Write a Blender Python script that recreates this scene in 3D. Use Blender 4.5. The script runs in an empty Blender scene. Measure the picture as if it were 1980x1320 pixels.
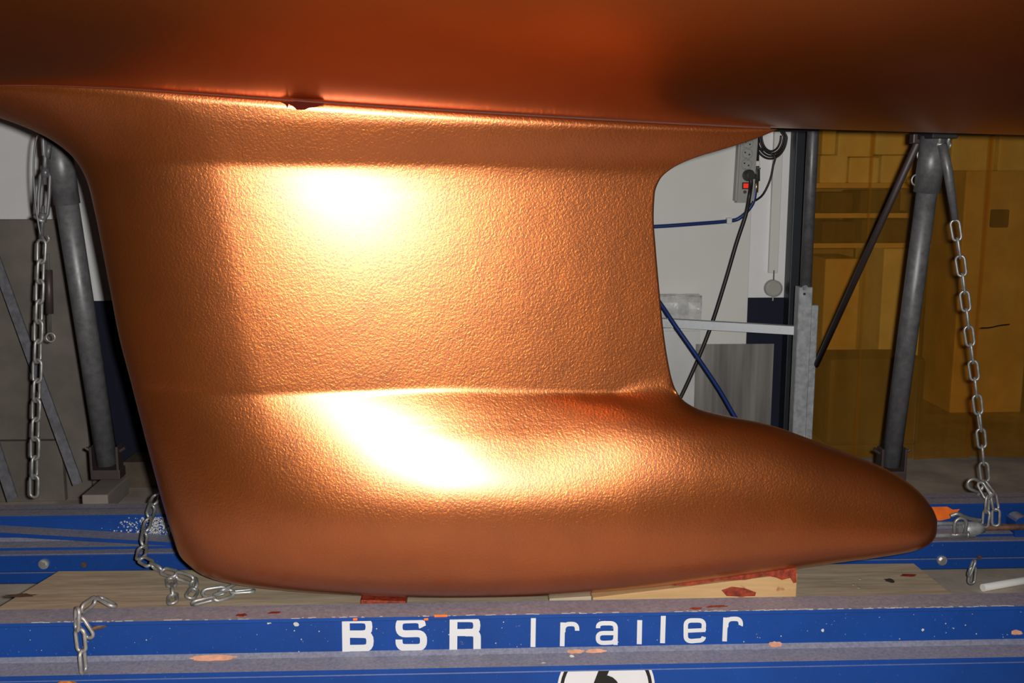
import bpy, bmesh, math, random
import numpy as np
from mathutils import Vector, Matrix, Euler

random.seed(7)
S = bpy.context.scene
C = S.collection
R = math.radians

# ------------------------------------------------------------------ camera
W, H, F = 1980.0, 1320.0, 1980.0
CAM = Vector((0.0, 0.0, 1.0))                       # floor is z = 0
PITCH, YAW = math.degrees(math.atan(330 / 1980)), 2.3
cd = bpy.data.cameras.new('camera')
cam = bpy.data.objects.new('camera', cd)
C.objects.link(cam)
cam.location = CAM
cam.rotation_euler = (R(90 - PITCH), 0, R(-YAW))
cd.sensor_width = 36.0
cd.lens = 36.0 * F / W
cd.clip_start = 0.02
S.camera = cam
MROT = cam.rotation_euler.to_matrix()

# ------------------------------------------------------------------ world, flash, exposure
wd = bpy.data.worlds.new('world')
S.world = wd
wd.use_nodes = True
bg = wd.node_tree.nodes['Background']
bg.inputs[0].default_value = (0.75, 0.85, 1.0, 1)
bg.inputs[1].default_value = 0.012

fl = bpy.data.lights.new('camera_flash', 'SPOT')     # the photographer's flash, beside the lens
fl.energy = 190.0
fl.color = (1.0, 0.97, 0.93)
fl.spot_size = R(112)
fl.spot_blend = 0.75
fl.shadow_soft_size = 0.012
flo = bpy.data.objects.new('camera_flash', fl)
C.objects.link(flo)
flo.location = CAM + MROT @ Vector((0.036, 0.012, 0.0))
flo.rotation_euler = (R(90 - PITCH + 1.0), 0, R(-YAW + 8.0))

S.view_settings.view_transform = 'Standard'
S.view_settings.look = 'None'
S.view_settings.exposure = 0.0
S.view_settings.gamma = 1.0
S.view_settings.use_curve_mapping = False


# ------------------------------------------------------------------ helpers: from a direction of sight to a place
def ray(px, py):
    return MROT @ Vector(((px - 990) / F, -(py - 660) / F, -1.0))


def P(px, py, Y):
    d = ray(px, py)
    return CAM + d * (Y / d.y)


def PZ(px, py, Z):
    d = ray(px, py)
    return CAM + d * ((Z - CAM.z) / d.z)


# ------------------------------------------------------------------ helpers: materials
def new_mat(name):
    m = bpy.data.materials.new(name)
    m.use_nodes = True
    nt = m.node_tree
    return m, nt, nt.nodes['Principled BSDF']


def nn(nt, t, **kw):
    n = nt.nodes.new(t)
    for k, v in kw.items():
        setattr(n, k, v)
    return n


def noise(nt, scale, detail=4, rough=0.55, stretch=None, coord='Object'):
    tc = nn(nt, 'ShaderNodeTexCoord')
    mp = nn(nt, 'ShaderNodeMapping')
    nt.links.new(tc.outputs[coord], mp.inputs[0])
    if stretch:
        mp.inputs['Scale'].default_value = stretch
    n = nn(nt, 'ShaderNodeTexNoise')
    n.inputs['Scale'].default_value = scale
    n.inputs['Detail'].default_value = detail
    n.inputs['Roughness'].default_value = rough
    nt.links.new(mp.outputs[0], n.inputs['Vector'])
    return n


def ramp(nt, src, stops):
    r = nn(nt, 'ShaderNodeValToRGB')
    els = r.color_ramp.elements
    while len(els) < len(stops):
        els.new(0.5)
    for e, (p, c) in zip(els, stops):
        e.position = p
        e.color = (*c, 1) if len(c) == 3 else c
    nt.links.new(src, r.inputs[0])
    return r


def mixc(nt, fac, a, b):
    m = nn(nt, 'ShaderNodeMix', data_type='RGBA')
    for sock, v in ((m.inputs[0], fac), (m.inputs[6], a), (m.inputs[7], b)):
        if hasattr(v, 'is_linked'):
            nt.links.new(v, sock)
        elif isinstance(v, (int, float)):
            sock.default_value = v
        else:
            sock.default_value = (*v, 1)
    return m.outputs[2]


def bump(nt, b, src, strength, dist):
    n = nn(nt, 'ShaderNodeBump')
    n.inputs['Strength'].default_value = strength
    n.inputs['Distance'].default_value = dist
    nt.links.new(src, n.inputs['Height'])
    nt.links.new(n.outputs[0], b.inputs['Normal'])
    return n


def simple(name, col, rough=0.5, metal=0.0, var=0.15, scale=12, bmp=0.0, bscale=60, stretch=None, spec=0.5):
    m, nt, b = new_mat(name)
    n = noise(nt, scale, stretch=stretch)
    lo = tuple(c * (1 - var) for c in col)
    hi = tuple(min(1, c * (1 + var)) for c in col)
    r = ramp(nt, n.outputs[0], [(0.3, lo), (0.7, hi)])
    nt.links.new(r.outputs[0], b.inputs['Base Color'])
    b.inputs['Roughness'].default_value = rough
    b.inputs['Metallic'].default_value = metal
    b.inputs['Specular IOR Level'].default_value = spec
    if bmp:
        n2 = noise(nt, bscale, detail=2)
        bump(nt, b, n2.outputs[0], bmp, 0.002)
    return m


def copper(name, base, rough, metal, bstr, bscale, mott=0.1, coat=(1.0, 0.38, 1.7)):
    m, nt, b = new_mat(name)
    n = noise(nt, 5, detail=5, rough=0.6)
    lo = tuple(c * (1 - mott) for c in base)
    hi = tuple(min(1, c * (1 + mott)) for c in base)
    r = ramp(nt, n.outputs[0], [(0.35, lo), (0.65, hi)])
    nt.links.new(r.outputs[0], b.inputs['Base Color'])
    b.inputs['Metallic'].default_value = metal
    b.inputs['Roughness'].default_value = rough
    b.inputs['Coat Weight'].default_value = coat[0]
    b.inputs['Coat Roughness'].default_value = coat[1]
    b.inputs['Coat IOR'].default_value = coat[2]
    n1 = noise(nt, bscale, detail=2.5, rough=0.5)
    n1.inputs['Distortion'].default_value = 0.6
    n2 = noise(nt, 9, detail=2)
    a = nn(nt, 'ShaderNodeBump')
    a.inputs['Strength'].default_value = 0.25
    a.inputs['Distance'].default_value = 0.006
    nt.links.new(n2.outputs[0], a.inputs['Height'])
    c = nn(nt, 'ShaderNodeBump')
    c.inputs['Strength'].default_value = bstr
    c.inputs['Distance'].default_value = 0.0022
    nt.links.new(n1.outputs[0], c.inputs['Height'])
    if bstr > 0.2:
        nt.links.new(a.outputs[0], c.inputs['Normal'])
    nt.links.new(c.outputs[0], b.inputs['Normal'])
    return m


def dusty_blue(name, blue, dust, amount=0.85):
    m, nt, b = new_mat(name)
    g = nn(nt, 'ShaderNodeNewGeometry')
    sep = nn(nt, 'ShaderNodeSeparateXYZ')
    nt.links.new(g.outputs['Normal'], sep.inputs[0])
    up = nn(nt, 'ShaderNodeMapRange')
    up.inputs['From Min'].default_value = 0.35
    up.inputs['From Max'].default_value = 0.9
    nt.links.new(sep.outputs['Z'], up.inputs[0])
    n = noise(nt, 14, detail=8, rough=0.7, stretch=(0.5, 1.5, 1.5))
    d = ramp(nt, n.outputs[0], [(0.25, (amount * 0.72,) * 3), (0.7, (amount,) * 3)])
    mul = nn(nt, 'ShaderNodeMath', operation='MULTIPLY')
    nt.links.new(up.outputs[0], mul.inputs[0])
    nt.links.new(d.outputs[0], mul.inputs[1])
    n2 = noise(nt, 160, detail=4, rough=0.7)
    speck = ramp(nt, n2.outputs[0], [(0.66, (0, 0, 0)), (0.76, (0.5, 0.5, 0.5))])
    addn = nn(nt, 'ShaderNodeMath', operation='MAXIMUM')
    nt.links.new(mul.outputs[0], addn.inputs[0])
    nt.links.new(speck.outputs[0], addn.inputs[1])
    n3 = noise(nt, 3.5, detail=6, rough=0.65)
    bl = ramp(nt, n3.outputs[0], [(0.3, tuple(c * 0.78 for c in blue)), (0.7, tuple(c * 1.15 for c in blue))])
    dn = ramp(nt, n2.outputs[0], [(0.3, tuple(c * 0.7 for c in dust)), (0.7, tuple(c * 1.25 for c in dust))])
    out = mixc(nt, addn.outputs[0], bl.outputs[0], dn.outputs[0])
    nt.links.new(out, b.inputs['Base Color'])
    b.inputs['Roughness'].default_value = 0.55
    b.inputs['Specular IOR Level'].default_value = 0.3
    bump(nt, b, n2.outputs[0], 0.15, 0.001)
    return m


def wood(name, a, c, scale=9, paint=None):
    m, nt, b = new_mat(name)
    n = noise(nt, scale, detail=7, rough=0.65, stretch=(0.9, 9, 9))
    r = ramp(nt, n.outputs[0], [(0.3, a), (0.7, c)])
    col = r.outputs[0]
    if paint:
        n2 = noise(nt, paint[1], detail=3)
        f = ramp(nt, n2.outputs[0], [(paint[2], (0, 0, 0)), (paint[2] + 0.05, (1, 1, 1))])
        col = mixc(nt, f.outputs[0], col, paint[0])
    nt.links.new(col, b.inputs['Base Color'])
    b.inputs['Roughness'].default_value = 0.75
    b.inputs['Specular IOR Level'].default_value = 0.2
    bump(nt, b, n.outputs[0], 0.3, 0.002)
    return m


def galvanised(name, col, rough=0.42, metal=0.75, var=0.25, scale=45):
    m, nt, b = new_mat(name)
    n = noise(nt, scale, detail=5, rough=0.7)
    lo = tuple(c * (1 - var) for c in col)
    hi = tuple(min(1, c * (1 + var)) for c in col)
    r = ramp(nt, n.outputs[0], [(0.3, lo), (0.7, hi)])
    nt.links.new(r.outputs[0], b.inputs['Base Color'])
    rr = ramp(nt, n.outputs[0], [(0.3, (rough - 0.08,) * 3), (0.7, (rough + 0.12,) * 3)])
    nt.links.new(rr.outputs[0], b.inputs['Roughness'])
    b.inputs['Metallic'].default_value = metal
    bump(nt, b, n.outputs[0], 0.08, 0.001)
    return m


M = {}
M['keel'] = copper('copper_antifouling_rough', (0.48, 0.122, 0.017), 0.35, 0.91, 0.30, 240, 0.1, (0.8, 0.30, 1.75))
M['hull'] = copper('copper_antifouling_smooth', (0.46, 0.118, 0.014), 0.34, 0.985, 0.05, 260, 0.05, (0.3, 0.3, 1.5))
M['chip'] = simple('dark_primer', (0.06, 0.008, 0.005), 0.9, spec=0.0)
M['seam'] = simple('seam_sealant', (0.05, 0.015, 0.008), 0.8)
M['blue'] = dusty_blue('blue_paint', (0.004, 0.046, 0.235), (0.32, 0.30, 0.305))
M['white'] = simple('white_vinyl', (0.62, 0.62, 0.63), 0.5, var=0.03)
M['black'] = simple('black_vinyl', (0.006, 0.006, 0.006), 0.5)
M['salmon'] = simple('salmon_filler', (0.62, 0.30, 0.19), 0.7, var=0.2, scale=70)
M['orange_spray'] = simple('orange_spray_paint', (0.95, 0.16, 0.01), 0.6, var=0.25, scale=50)
M['redpaint'] = simple('red_brown_paint', (0.22, 0.03, 0.012), 0.45, var=0.5, scale=90, bmp=0.5, bscale=150)
M['dustwhite'] = simple('white_speck', (0.52, 0.50, 0.46), 0.8)
M['plank'] = wood('weathered_plank', (0.26, 0.205, 0.14), (0.46, 0.38, 0.27))
M['pine'] = wood('fresh_pine', (0.38, 0.23, 0.10), (0.50, 0.33, 0.16), 7, ((0.25, 0.045, 0.02), 16, 0.66))
M['bolt'] = galvanised('zinc_bolt', (0.55, 0.55, 0.55), 0.35)
M['chain'] = galvanised('galvanised_chain', (0.35, 0.35, 0.34), 0.40, 0.6)
M['pole'] = galvanised('dull_steel_tube', (0.125, 0.125, 0.13), 0.42, 0.3)
M['galv'] = galvanised('galvanised_steel', (0.42, 0.445, 0.46), 0.48, 0.45)
M['ironbar'] = simple('dark_iron', (0.055, 0.04, 0.04), 0.5, 0.3)
M['flat'] = galvanised('flat_bar_steel', (0.20, 0.20, 0.22), 0.5, 0.4)
M['rubber'] = simple('black_rubber', (0.012, 0.012, 0.012), 0.7)
M['wallw'] = simple('white_wall_paint', (0.86, 0.86, 0.865), 0.9, var=0.03, scale=6, bmp=0.2, bscale=120, spec=0.1)
M['navy'] = simple('navy_wall_paint', (0.012, 0.013, 0.030), 0.6, var=0.15, scale=8, spec=0.2)
M['boardw'] = simple('white_board', (0.76, 0.755, 0.72), 0.7, var=0.03, scale=4, spec=0.2)
M['brownboard'] = simple('grey_brown_board', (0.165, 0.145, 0.125), 0.75, var=0.22, scale=7, bmp=0.3, bscale=250, spec=0.2)
M['floor'] = simple('dusty_concrete', (0.46, 0.40, 0.34), 0.85, var=0.3, scale=6, bmp=0.3, bscale=70, spec=0.2)
M['column'] = simple('dark_steel_column', (0.018, 0.022, 0.028), 0.45, 0.2)
M['alu'] = simple('brushed_sheet', (0.30, 0.29, 0.275), 0.42, 0.7, 0.45, 6, stretch=(4, 1, 0.25))
M['alul'] = galvanised('light_sheet', (0.62, 0.63, 0.63), 0.5, 0.35, 0.08, 5)
M['plastic'] = simple('grey_plastic', (0.36, 0.36, 0.34), 0.5, var=0.04)
M['plasticd'] = simple('dark_grey_plastic', (0.05, 0.05, 0.045), 0.5)
M['beige'] = simple('beige_plastic', (0.42, 0.41, 0.37), 0.5, var=0.05)
M['cable'] = simple('black_cable', (0.018, 0.014, 0.014), 0.45)
M['bluehose'] = simple('blue_hose', (0.012, 0.035, 0.17), 0.35)
M['bag'] = simple('clear_wrap', (0.62, 0.62, 0.61), 0.25, var=0.25, scale=25, bmp=1.0, bscale=30)
M['carton'] = simple('cardboard', (0.75, 0.60, 0.40), 0.85, var=0.2, scale=6, spec=0.1)
M['foam'] = simple('pale_foam_block', (0.92, 0.86, 0.72), 0.9, var=0.15, scale=8, spec=0.1)
M['darkcrate'] = simple('dark_crate', (0.10, 0.075, 0.05), 0.8, var=0.35, scale=10)
M['tub'] = simple('grey_bin', (0.13, 0.115, 0.105), 0.6, var=0.2, scale=9)
M['storewall'] = simple('storage_wall', (0.55, 0.48, 0.38), 0.9, var=0.2, scale=3)
M['brass'] = simple('brass', (0.45, 0.33, 0.12), 0.35, 0.9)
M['rust'] = simple('rusty_steel', (0.12, 0.06, 0.035), 0.7, 0.3, var=0.4, scale=60)

m, nt, b = new_mat('lit_red_switch')
b.inputs['Base Color'].default_value = (0.7, 0.01, 0.0, 1)
b.inputs['Emission Color'].default_value = (1.0, 0.03, 0.01, 1)
b.inputs['Emission Strength'].default_value = 0.45
M['red'] = m
m, nt, b = new_mat('amber_reflector')
n = noise(nt, 120)
r = ramp(nt, n.outputs[0], [(0.4, (0.95, 0.22, 0.01)), (0.6, (1.0, 0.45, 0.05))])
nt.links.new(r.outputs[0], b.inputs['Base Color'])
b.inputs['Metallic'].default_value = 0.6
b.inputs['Roughness'].default_value = 0.3
M['amber'] = m

# translucent orange PVC
m, nt, b = new_mat('orange_pvc')
nt.nodes.remove(b)
out = nt.nodes['Material Output']
tr = nn(nt, 'ShaderNodeBsdfTransparent')
n = noise(nt, 2.2, detail=5, rough=0.6, stretch=(3, 1, 0.5))
r = ramp(nt, n.outputs[0], [(0.3, (0.95, 0.61, 0.20)), (0.7, (0.99, 0.76, 0.38))])
nt.links.new(r.outputs[0], tr.inputs[0])
df = nn(nt, 'ShaderNodeBsdfDiffuse')
df.inputs[0].default_value = (0.50, 0.24, 0.025, 1)
gl = nn(nt, 'ShaderNodeBsdfGlossy')
gl.inputs['Roughness'].default_value = 0.18
gl.inputs[0].default_value = (0.9, 0.9, 0.9, 1)
m1 = nn(nt, 'ShaderNodeMixShader')
dirt = ramp(nt, n.outputs[0], [(0.35, (0.16,) * 3), (0.75, (0.34,) * 3)])
nt.links.new(dirt.outputs[0], m1.inputs[0])
nt.links.new(tr.outputs[0], m1.inputs[1])
nt.links.new(df.outputs[0], m1.inputs[2])
m2 = nn(nt, 'ShaderNodeMixShader')
m2.inputs[0].default_value = 0.05
nt.links.new(m1.outputs[0], m2.inputs[1])
nt.links.new(gl.outputs[0], m2.inputs[2])
nt.links.new(m2.outputs[0], out.inputs[0])
M['pvc'] = m


# ------------------------------------------------------------------ helpers: objects
ROOT = {}


def tag(o, label, cat, group=None, kind=None):
    if label:
        o['label'] = label
    if cat:
        o['category'] = cat
    if group:
        o['group'] = group
    if kind:
        o['kind'] = kind
    return o


def thing(name, label, cat, loc, group=None):
    o = bpy.data.objects.new(name, None)
    o.empty_display_size = 0.05
    C.objects.link(o)
    o.location = loc
    ROOT[o.name] = Vector(loc)
    return tag(o, label, cat, group)


def off(o):
    return ROOT.get(o.name, Vector((0, 0, 0))) if o else Vector((0, 0, 0))


def obj(name, bm, mat, parent=None, smooth=False, recalc=True):
    """link a bmesh given in world coordinates as one mesh object"""
    o_ = off(parent)
    if parent:
        bmesh.ops.translate(bm, verts=bm.verts, vec=-o_)
    me = bpy.data.meshes.new(name)
    if recalc:
        bmesh.ops.recalc_face_normals(bm, faces=bm.faces)
    bm.to_mesh(me)
    bm.free()
    me.materials.append(M[mat] if isinstance(mat, str) else mat)
    if smooth:
        for p in me.polygons:
            p.use_smooth = len(p.vertices) <= 4
    o = bpy.data.objects.new(name, me)
    C.objects.link(o)
    if parent:
        o.parent = parent
        ROOT[o.name] = o_
    return o


def mono(name, bm, mat, label, cat, group=None, smooth=False, kind=None):
    """a thing that is one mesh: origin at its base"""
    xs = [v.co for v in bm.verts]
    c = Vector((sum(v.x for v in xs) / len(xs), sum(v.y for v in xs) / len(xs), min(v.z for v in xs)))
    bmesh.ops.translate(bm, verts=bm.verts, vec=-c)
    o = obj(name, bm, mat, None, smooth)
    o.location = c
    ROOT[o.name] = c
    return tag(o, label, cat, group, kind)


def add_box(bm, lo, hi, bev=0.0, rot=None, pivot=None):
    lo, hi = Vector(lo), Vector(hi)
    c = (lo + hi) / 2
    s = hi - lo
    g = bmesh.ops.create_cube(bm, size=1.0)
    vs = g['verts']
    for v in vs:
        v.co = Vector((v.co.x * s.x, v.co.y * s.y, v.co.z * s.z)) + c
    if bev > 0:
        es = list({e for v in vs for e in v.link_edges})
        r = bmesh.ops.bevel(bm, geom=es, offset=bev, segments=2, affect='EDGES', profile=0.5)
        vs = list({v for f in r['faces'] for v in f.verts} | {v for v in vs if v.is_valid})
    if rot is not None:
        bmesh.ops.rotate(bm, verts=[v for v in vs if v.is_valid], cent=pivot or c, matrix=rot)
    return vs


def box(lo, hi, bev=0.0):
    bm = bmesh.new()
    add_box(bm, lo, hi, bev)
    return bm


def rect(x0, y0, x1, y1, Y, depth):
    """box whose front face fills the given directions of sight on the plane Y"""
    a, b_ = P(x0, (y0 + y1) / 2, Y), P(x1, (y0 + y1) / 2, Y)
    t, u = P((x0 + x1) / 2, y0, Y), P((x0 + x1) / 2, y1, Y)
    return (a.x, Y, u.z), (b_.x, Y + depth, t.z)


def frames(pts):
    out = []
    prev = None
    for i, p in enumerate(pts):
        t = (pts[min(i + 1, len(pts) - 1)] - pts[max(i - 1, 0)]).normalized()
        if prev is None:
            n = t.orthogonal().normalized()
        else:
            n = (prev - t * prev.dot(t))
            n = n.normalized() if n.length > 1e-6 else t.orthogonal().normalized()
        prev = n
        out.append((t, n, t.cross(n)))
    return out


def add_tube(bm, pts, r, seg=10, cap=True, closed=False):
    pts = [Vector(p) for p in pts]
    rs = r if isinstance(r, (list, tuple)) else [r] * len(pts)
    rings = []
    n_ = len(pts)
    if closed:
        fr, prev = [], None
        for i in range(n_):
            t = (pts[(i + 1) % n_] - pts[i - 1]).normalized()
            if prev is None:
                n = t.orthogonal().normalized()
            else:
                n = (prev - t * prev.dot(t)).normalized()
            prev = n
            fr.append((t, n, t.cross(n)))
    else:
        fr = frames(pts)
    for p, (t, n, bi), rr in zip(pts, fr, rs):
        rings.append([bm.verts.new(p + (n * math.cos(a) + bi * math.sin(a)) * rr)
                      for a in (2 * math.pi * k / seg for k in range(seg))])
    m_ = n_ if closed else n_ - 1
    for i in range(m_):
        A, B = rings[i], rings[(i + 1) % n_]
        for k in range(seg):
            bm.faces.new((A[k], A[(k + 1) % seg], B[(k + 1) % seg], B[k]))
    if cap and not closed:
        bm.faces.new(rings[0][::-1])
        bm.faces.new(rings[-1])
    return bm


def tube(pts, r, seg=10, closed=False):
    return add_tube(bmesh.new(), pts, r, seg, True, closed)


def smooth_path(pts, n=8):
    """Catmull-Rom"""
    pts = [Vector(p) for p in pts]
    q = [pts[0] * 2 - pts[1]] + pts + [pts[-1] * 2 - pts[-2]]
    out = []
    for i in range(1, len(q) - 2):
        a, b_, c, d = q[i - 1], q[i], q[i + 1], q[i + 2]
        for k in range(n):
            t = k / n
            out.append(0.5 * ((2 * b_) + (c - a) * t + (2 * a - 5 * b_ + 4 * c - d) * t * t + (3 * b_ - a - 3 * c + d) * t ** 3))
    out.append(pts[-1])
    return out


def prism(poly, d):
    """closed polygon (world points) extruded by vector d"""
    bm = bmesh.new()
    d = Vector(d)
    a = [bm.verts.new(Vector(p)) for p in poly]
    c = [bm.verts.new(Vector(p) + d) for p in poly]
    bm.faces.new(a)
    bm.faces.new(c[::-1])
    n = len(a)
    for i in range(n):
        bm.faces.new((a[i], a[(i + 1) % n], c[(i + 1) % n], c[i]))
    return bm


def disc(c, r, ax, h, seg=20):
    c, ax = Vector(c), Vector(ax).normalized()
    return tube([c, c + ax * h], r, seg)


def blob(c, u, v, ru, rv, seg=22, jag=0.25, h=0.0006, seed=0):
    rn = random.Random(seed)
    c, u, v = Vector(c), Vector(u).normalized(), Vector(v).normalized()
    poly = []
    for k in range(seg):
        a = 2 * math.pi * k / seg
        j = 1 + rn.uniform(-jag, jag)
        poly.append(c + u * math.cos(a) * ru * j + v * math.sin(a) * rv * j)
    return prism(poly, u.cross(v) * h)


# ------------------------------------------------------------------ setting
YW = 3.44
NAVY_TOP = P(1480, 575, YW).z
col_l = P(1522, 600, YW).x
o = obj('floor', box((-4, -2.5, -0.08), (5, 6.2, 0.0)), 'floor'); tag(o, None, None, kind='structure')
o = obj('wall_back', box((-4, YW, 0.0), (col_l + 0.04, YW + 0.12, 2.6)), 'wallw'); tag(o, None, None, kind='structure')
dado = obj('painted_dado', box((-4, YW - 0.004, 0.0), (col_l + 0.03, YW, NAVY_TOP)), 'navy', o)
bb = obj('baseboard_back', box((-4, YW - 0.016, 0.0), (col_l + 0.03, YW - 0.004, 0.022)), 'brownboard')
tag(bb, None, None, kind='structure')
o = obj('wall_storage', box((col_l - 0.6, 5.2, 0.0), (5, 5.3, 2.6)), 'storewall'); tag(o, None, None, kind='structure')

# ------------------------------------------------------------------ the boat: hull and keel
Y0 = 1.80
MM = Y0 / 1980
RH = 0.80


def hull_base(px):
    """height of the hull's centre line"""
    pts = [(-400, 160, 0.10), (0, 177, 0.06), (350, 190, 0.125), (700, 205, 0.135), (1100, 222, 0.09), (1500, 240, 0.0), (1980, 257, 0.0), (2600, 279, 0.0)]
    xs, zs = [], []
    for x, y, t in pts:
        p = P(x, y, Y0 - t)
        xs.append(p.x); zs.append(p.z - t * t / (2 * RH))
    return xs, zs


_hx, _hz = hull_base(0)
_fit = np.polyfit(_hx, _hz, 2)


def hull_z(X, s):
    k = 1 / RH + min(1.6, 1.8 * max(0.0, -0.15 - X) ** 2 + 0.5 * max(0.0, X - 0.7) ** 2)       # finer sections towards the ends
    return float(np.polyval(_fit, X)) + s * s / 2 * k


boat = thing('sailing_boat', 'copper painted sailing boat hull with fin keel and bulb standing on blue trailer', 'boat',
             (P(1000, 1140, Y0).x, Y0, 0.245))

bm = bmesh.new()
NX, NS = 60, 64
grid = []
for i in range(NX + 1):
    X = -2.6 + 5.6 * i / NX
    row = []
    for k in range(NS + 1):
        s = -1.15 + 2.3 * k / NS
        row.append(bm.verts.new((X, Y0 + s, hull_z(X, s))))
    grid.append(row)
for i in range(NX):
    for k in range(NS):
        bm.faces.new((grid[i][k], grid[i + 1][k], grid[i + 1][k + 1], grid[i][k + 1]))
# sheer and closed deck so that the hull is a body
rim_a = [grid[i][0] for i in range(NX + 1)]
rim_b = [grid[i][NS] for i in range(NX + 1)]
up_a = [bm.verts.new((v.co.x, v.co.y - 0.08, 2.45)) for v in rim_a]
up_b = [bm.verts.new((v.co.x, v.co.y + 0.08, 2.45)) for v in rim_b]
for i in range(NX):
    bm.faces.new((rim_a[i], up_a[i], up_a[i + 1], rim_a[i + 1]))
    bm.faces.new((rim_b[i], rim_b[i + 1], up_b[i + 1], up_b[i]))
    bm.faces.new((up_a[i], up_b[i], up_b[i + 1], up_a[i + 1]))
for i in (0, NX):
    bm.faces.new([grid[i][k] for k in range(NS + 1)] + [(up_b[i]), (up_a[i])])
hull = obj('hull', bm, 'hull', boat, True)

LE = [(-130, 168), (-70, 187), (0, 213), (60, 241), (110, 273), (150, 311), (172, 352), (185, 405), (200, 480), (215, 560),
      (232, 650), (250, 720), (268, 790), (285, 858), (308, 945), (326, 1010), (342, 1062)]
TE = [(1505, 238), (1440, 268), (1400, 284), (1340, 306), (1300, 325), (1276, 347), (1266, 375), (1264, 420), (1268, 480), (1275, 560),
      (1283, 640), (1292, 700), (1302, 742), (1318, 770), (1345, 788), (1400, 803), (1450, 813), (1500, 825), (1560, 846),
      (1640, 876), (1700, 900), (1750, 928), (1788, 962), (1805, 990), (1810, 1012), (1806, 1034)]
BOT = [(342, 1062), (350, 1076), (365, 1090), (395, 1110), (440, 1123), (520, 1133), (640, 1141), (760, 1146), (880, 1148), (1000, 1147),
       (1100, 1143), (1200, 1136), (1300, 1126), (1400, 1114), (1500, 1101), (1600, 1086), (1700, 1072), (1770, 1058), (1796, 1046), (1806, 1034)]


def interp_smooth(pts, key):
    a = np.array(pts, float)
    return a[:, 1 - key], a[:, key]


def pchip(xk, yk, x):
    """monotone cubic"""
    xk, yk, x = np.asarray(xk, float), np.asarray(yk, float), np.asarray(x, float)
    h = np.diff(xk); d = np.diff(yk) / h
    m_ = np.zeros_like(yk)
    for i in range(1, len(xk) - 1):
        if d[i - 1] * d[i] > 0:
            w1, w2 = 2 * h[i] + h[i - 1], h[i] + 2 * h[i - 1]
            m_[i] = (w1 + w2) / (w1 / d[i - 1] + w2 / d[i])
    m_[0], m_[-1] = d[0], d[-1]
    x = np.clip(x, xk[0], xk[-1])
    i = np.clip(np.searchsorted(xk, x) - 1, 0, len(h) - 1)
    t = (x - xk[i]) / h[i]
    return ((1 + 2 * t) * (1 - t) ** 2 * yk[i] + t * (1 - t) ** 2 * h[i] * m_[i]
            + t * t * (3 - 2 * t) * yk[i + 1] + t * t * (t - 1) * h[i] * m_[i + 1])


le = np.array(LE, float); te = np.array(TE, float); bt = np.array(BOT, float)
xl_f = lambda y: pchip(le[:, 1], le[:, 0], y)
xr_f = lambda y: pchip(te[:, 1], te[:, 0], y)
yb_f = lambda x: pchip(bt[:, 0], bt[:, 1], x)
i_top = 12
ytop_f = lambda x: pchip(te[i_top:25, 0], te[i_top:25, 1], x)


def nose(t):
    t = np.clip(t, 0, 1)
    return np.sqrt(np.clip(1 - (1 - t) ** 2, 0, 1))


def sstep(a, b_, x):
    t = np.clip((x - a) / (b_ - a), 0, 1)
    return t * t * (3 - 2 * t)


UM = 0.25


def foil(u):
    u = np.clip(u, 0, 1)
    a = nose(u / UM)
    b_ = 1 - 0.985 * np.clip((u - UM) / (1 - UM), 0, 1) ** 1.3
    return np.where(u < UM, a, b_)


NV1, NV2, NU = 210, 60, 190
uu = 0.5 - 0.5 * np.cos(np.linspace(0, math.pi, NU + 1))
uu = 0.6 * uu + 0.4 * np.linspace(0, 1, NU + 1)
vk = [0, 0.16, 0.70, 1.0]
rows_x, rows_y = [], []
for v in np.linspace(0, 1, NV1 + 1):
    yl = pchip(vk, [168, 335, 765, 1012], v)
    yr = pchip(vk, [238, 338, 765, 996], v)
    xl, xr = xl_f(yl), xr_f(yr)
    rows_x.append(xl + (xr - xl) * uu)
    rows_y.append(yl + (yr - yl) * uu)
bx, by = rows_x[-1], rows_y[-1]
# bottom polyline resampled by x
btx = 342 + (1806 - 342) * uu
bty = yb_f(btx)
for w in np.linspace(0, 1, NV2 + 1)[1:]:
    w2 = math.sin(w * math.pi / 2)
    xl, yl = float(xl_f(1012 + 50 * w2)), 1012 + 50 * w2
    yr = 996 + 38 * w2
    xr = float(xr_f(yr))
    qx = xl + (xr - xl) * uu
    base_y = yl + (yr - yl) * uu
    yy = (1 - w2) * by + w2 * bty
    rows_x.append((1 - w2) * bx + w2 * btx * 1.0)
    rows_y.append(yy)
    rows_x[-1][0], rows_y[-1][0] = xl, yl
    rows_x[-1][-1], rows_y[-1][-1] = xr, yr
GX, GY = np.array(rows_x), np.array(rows_y)


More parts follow.
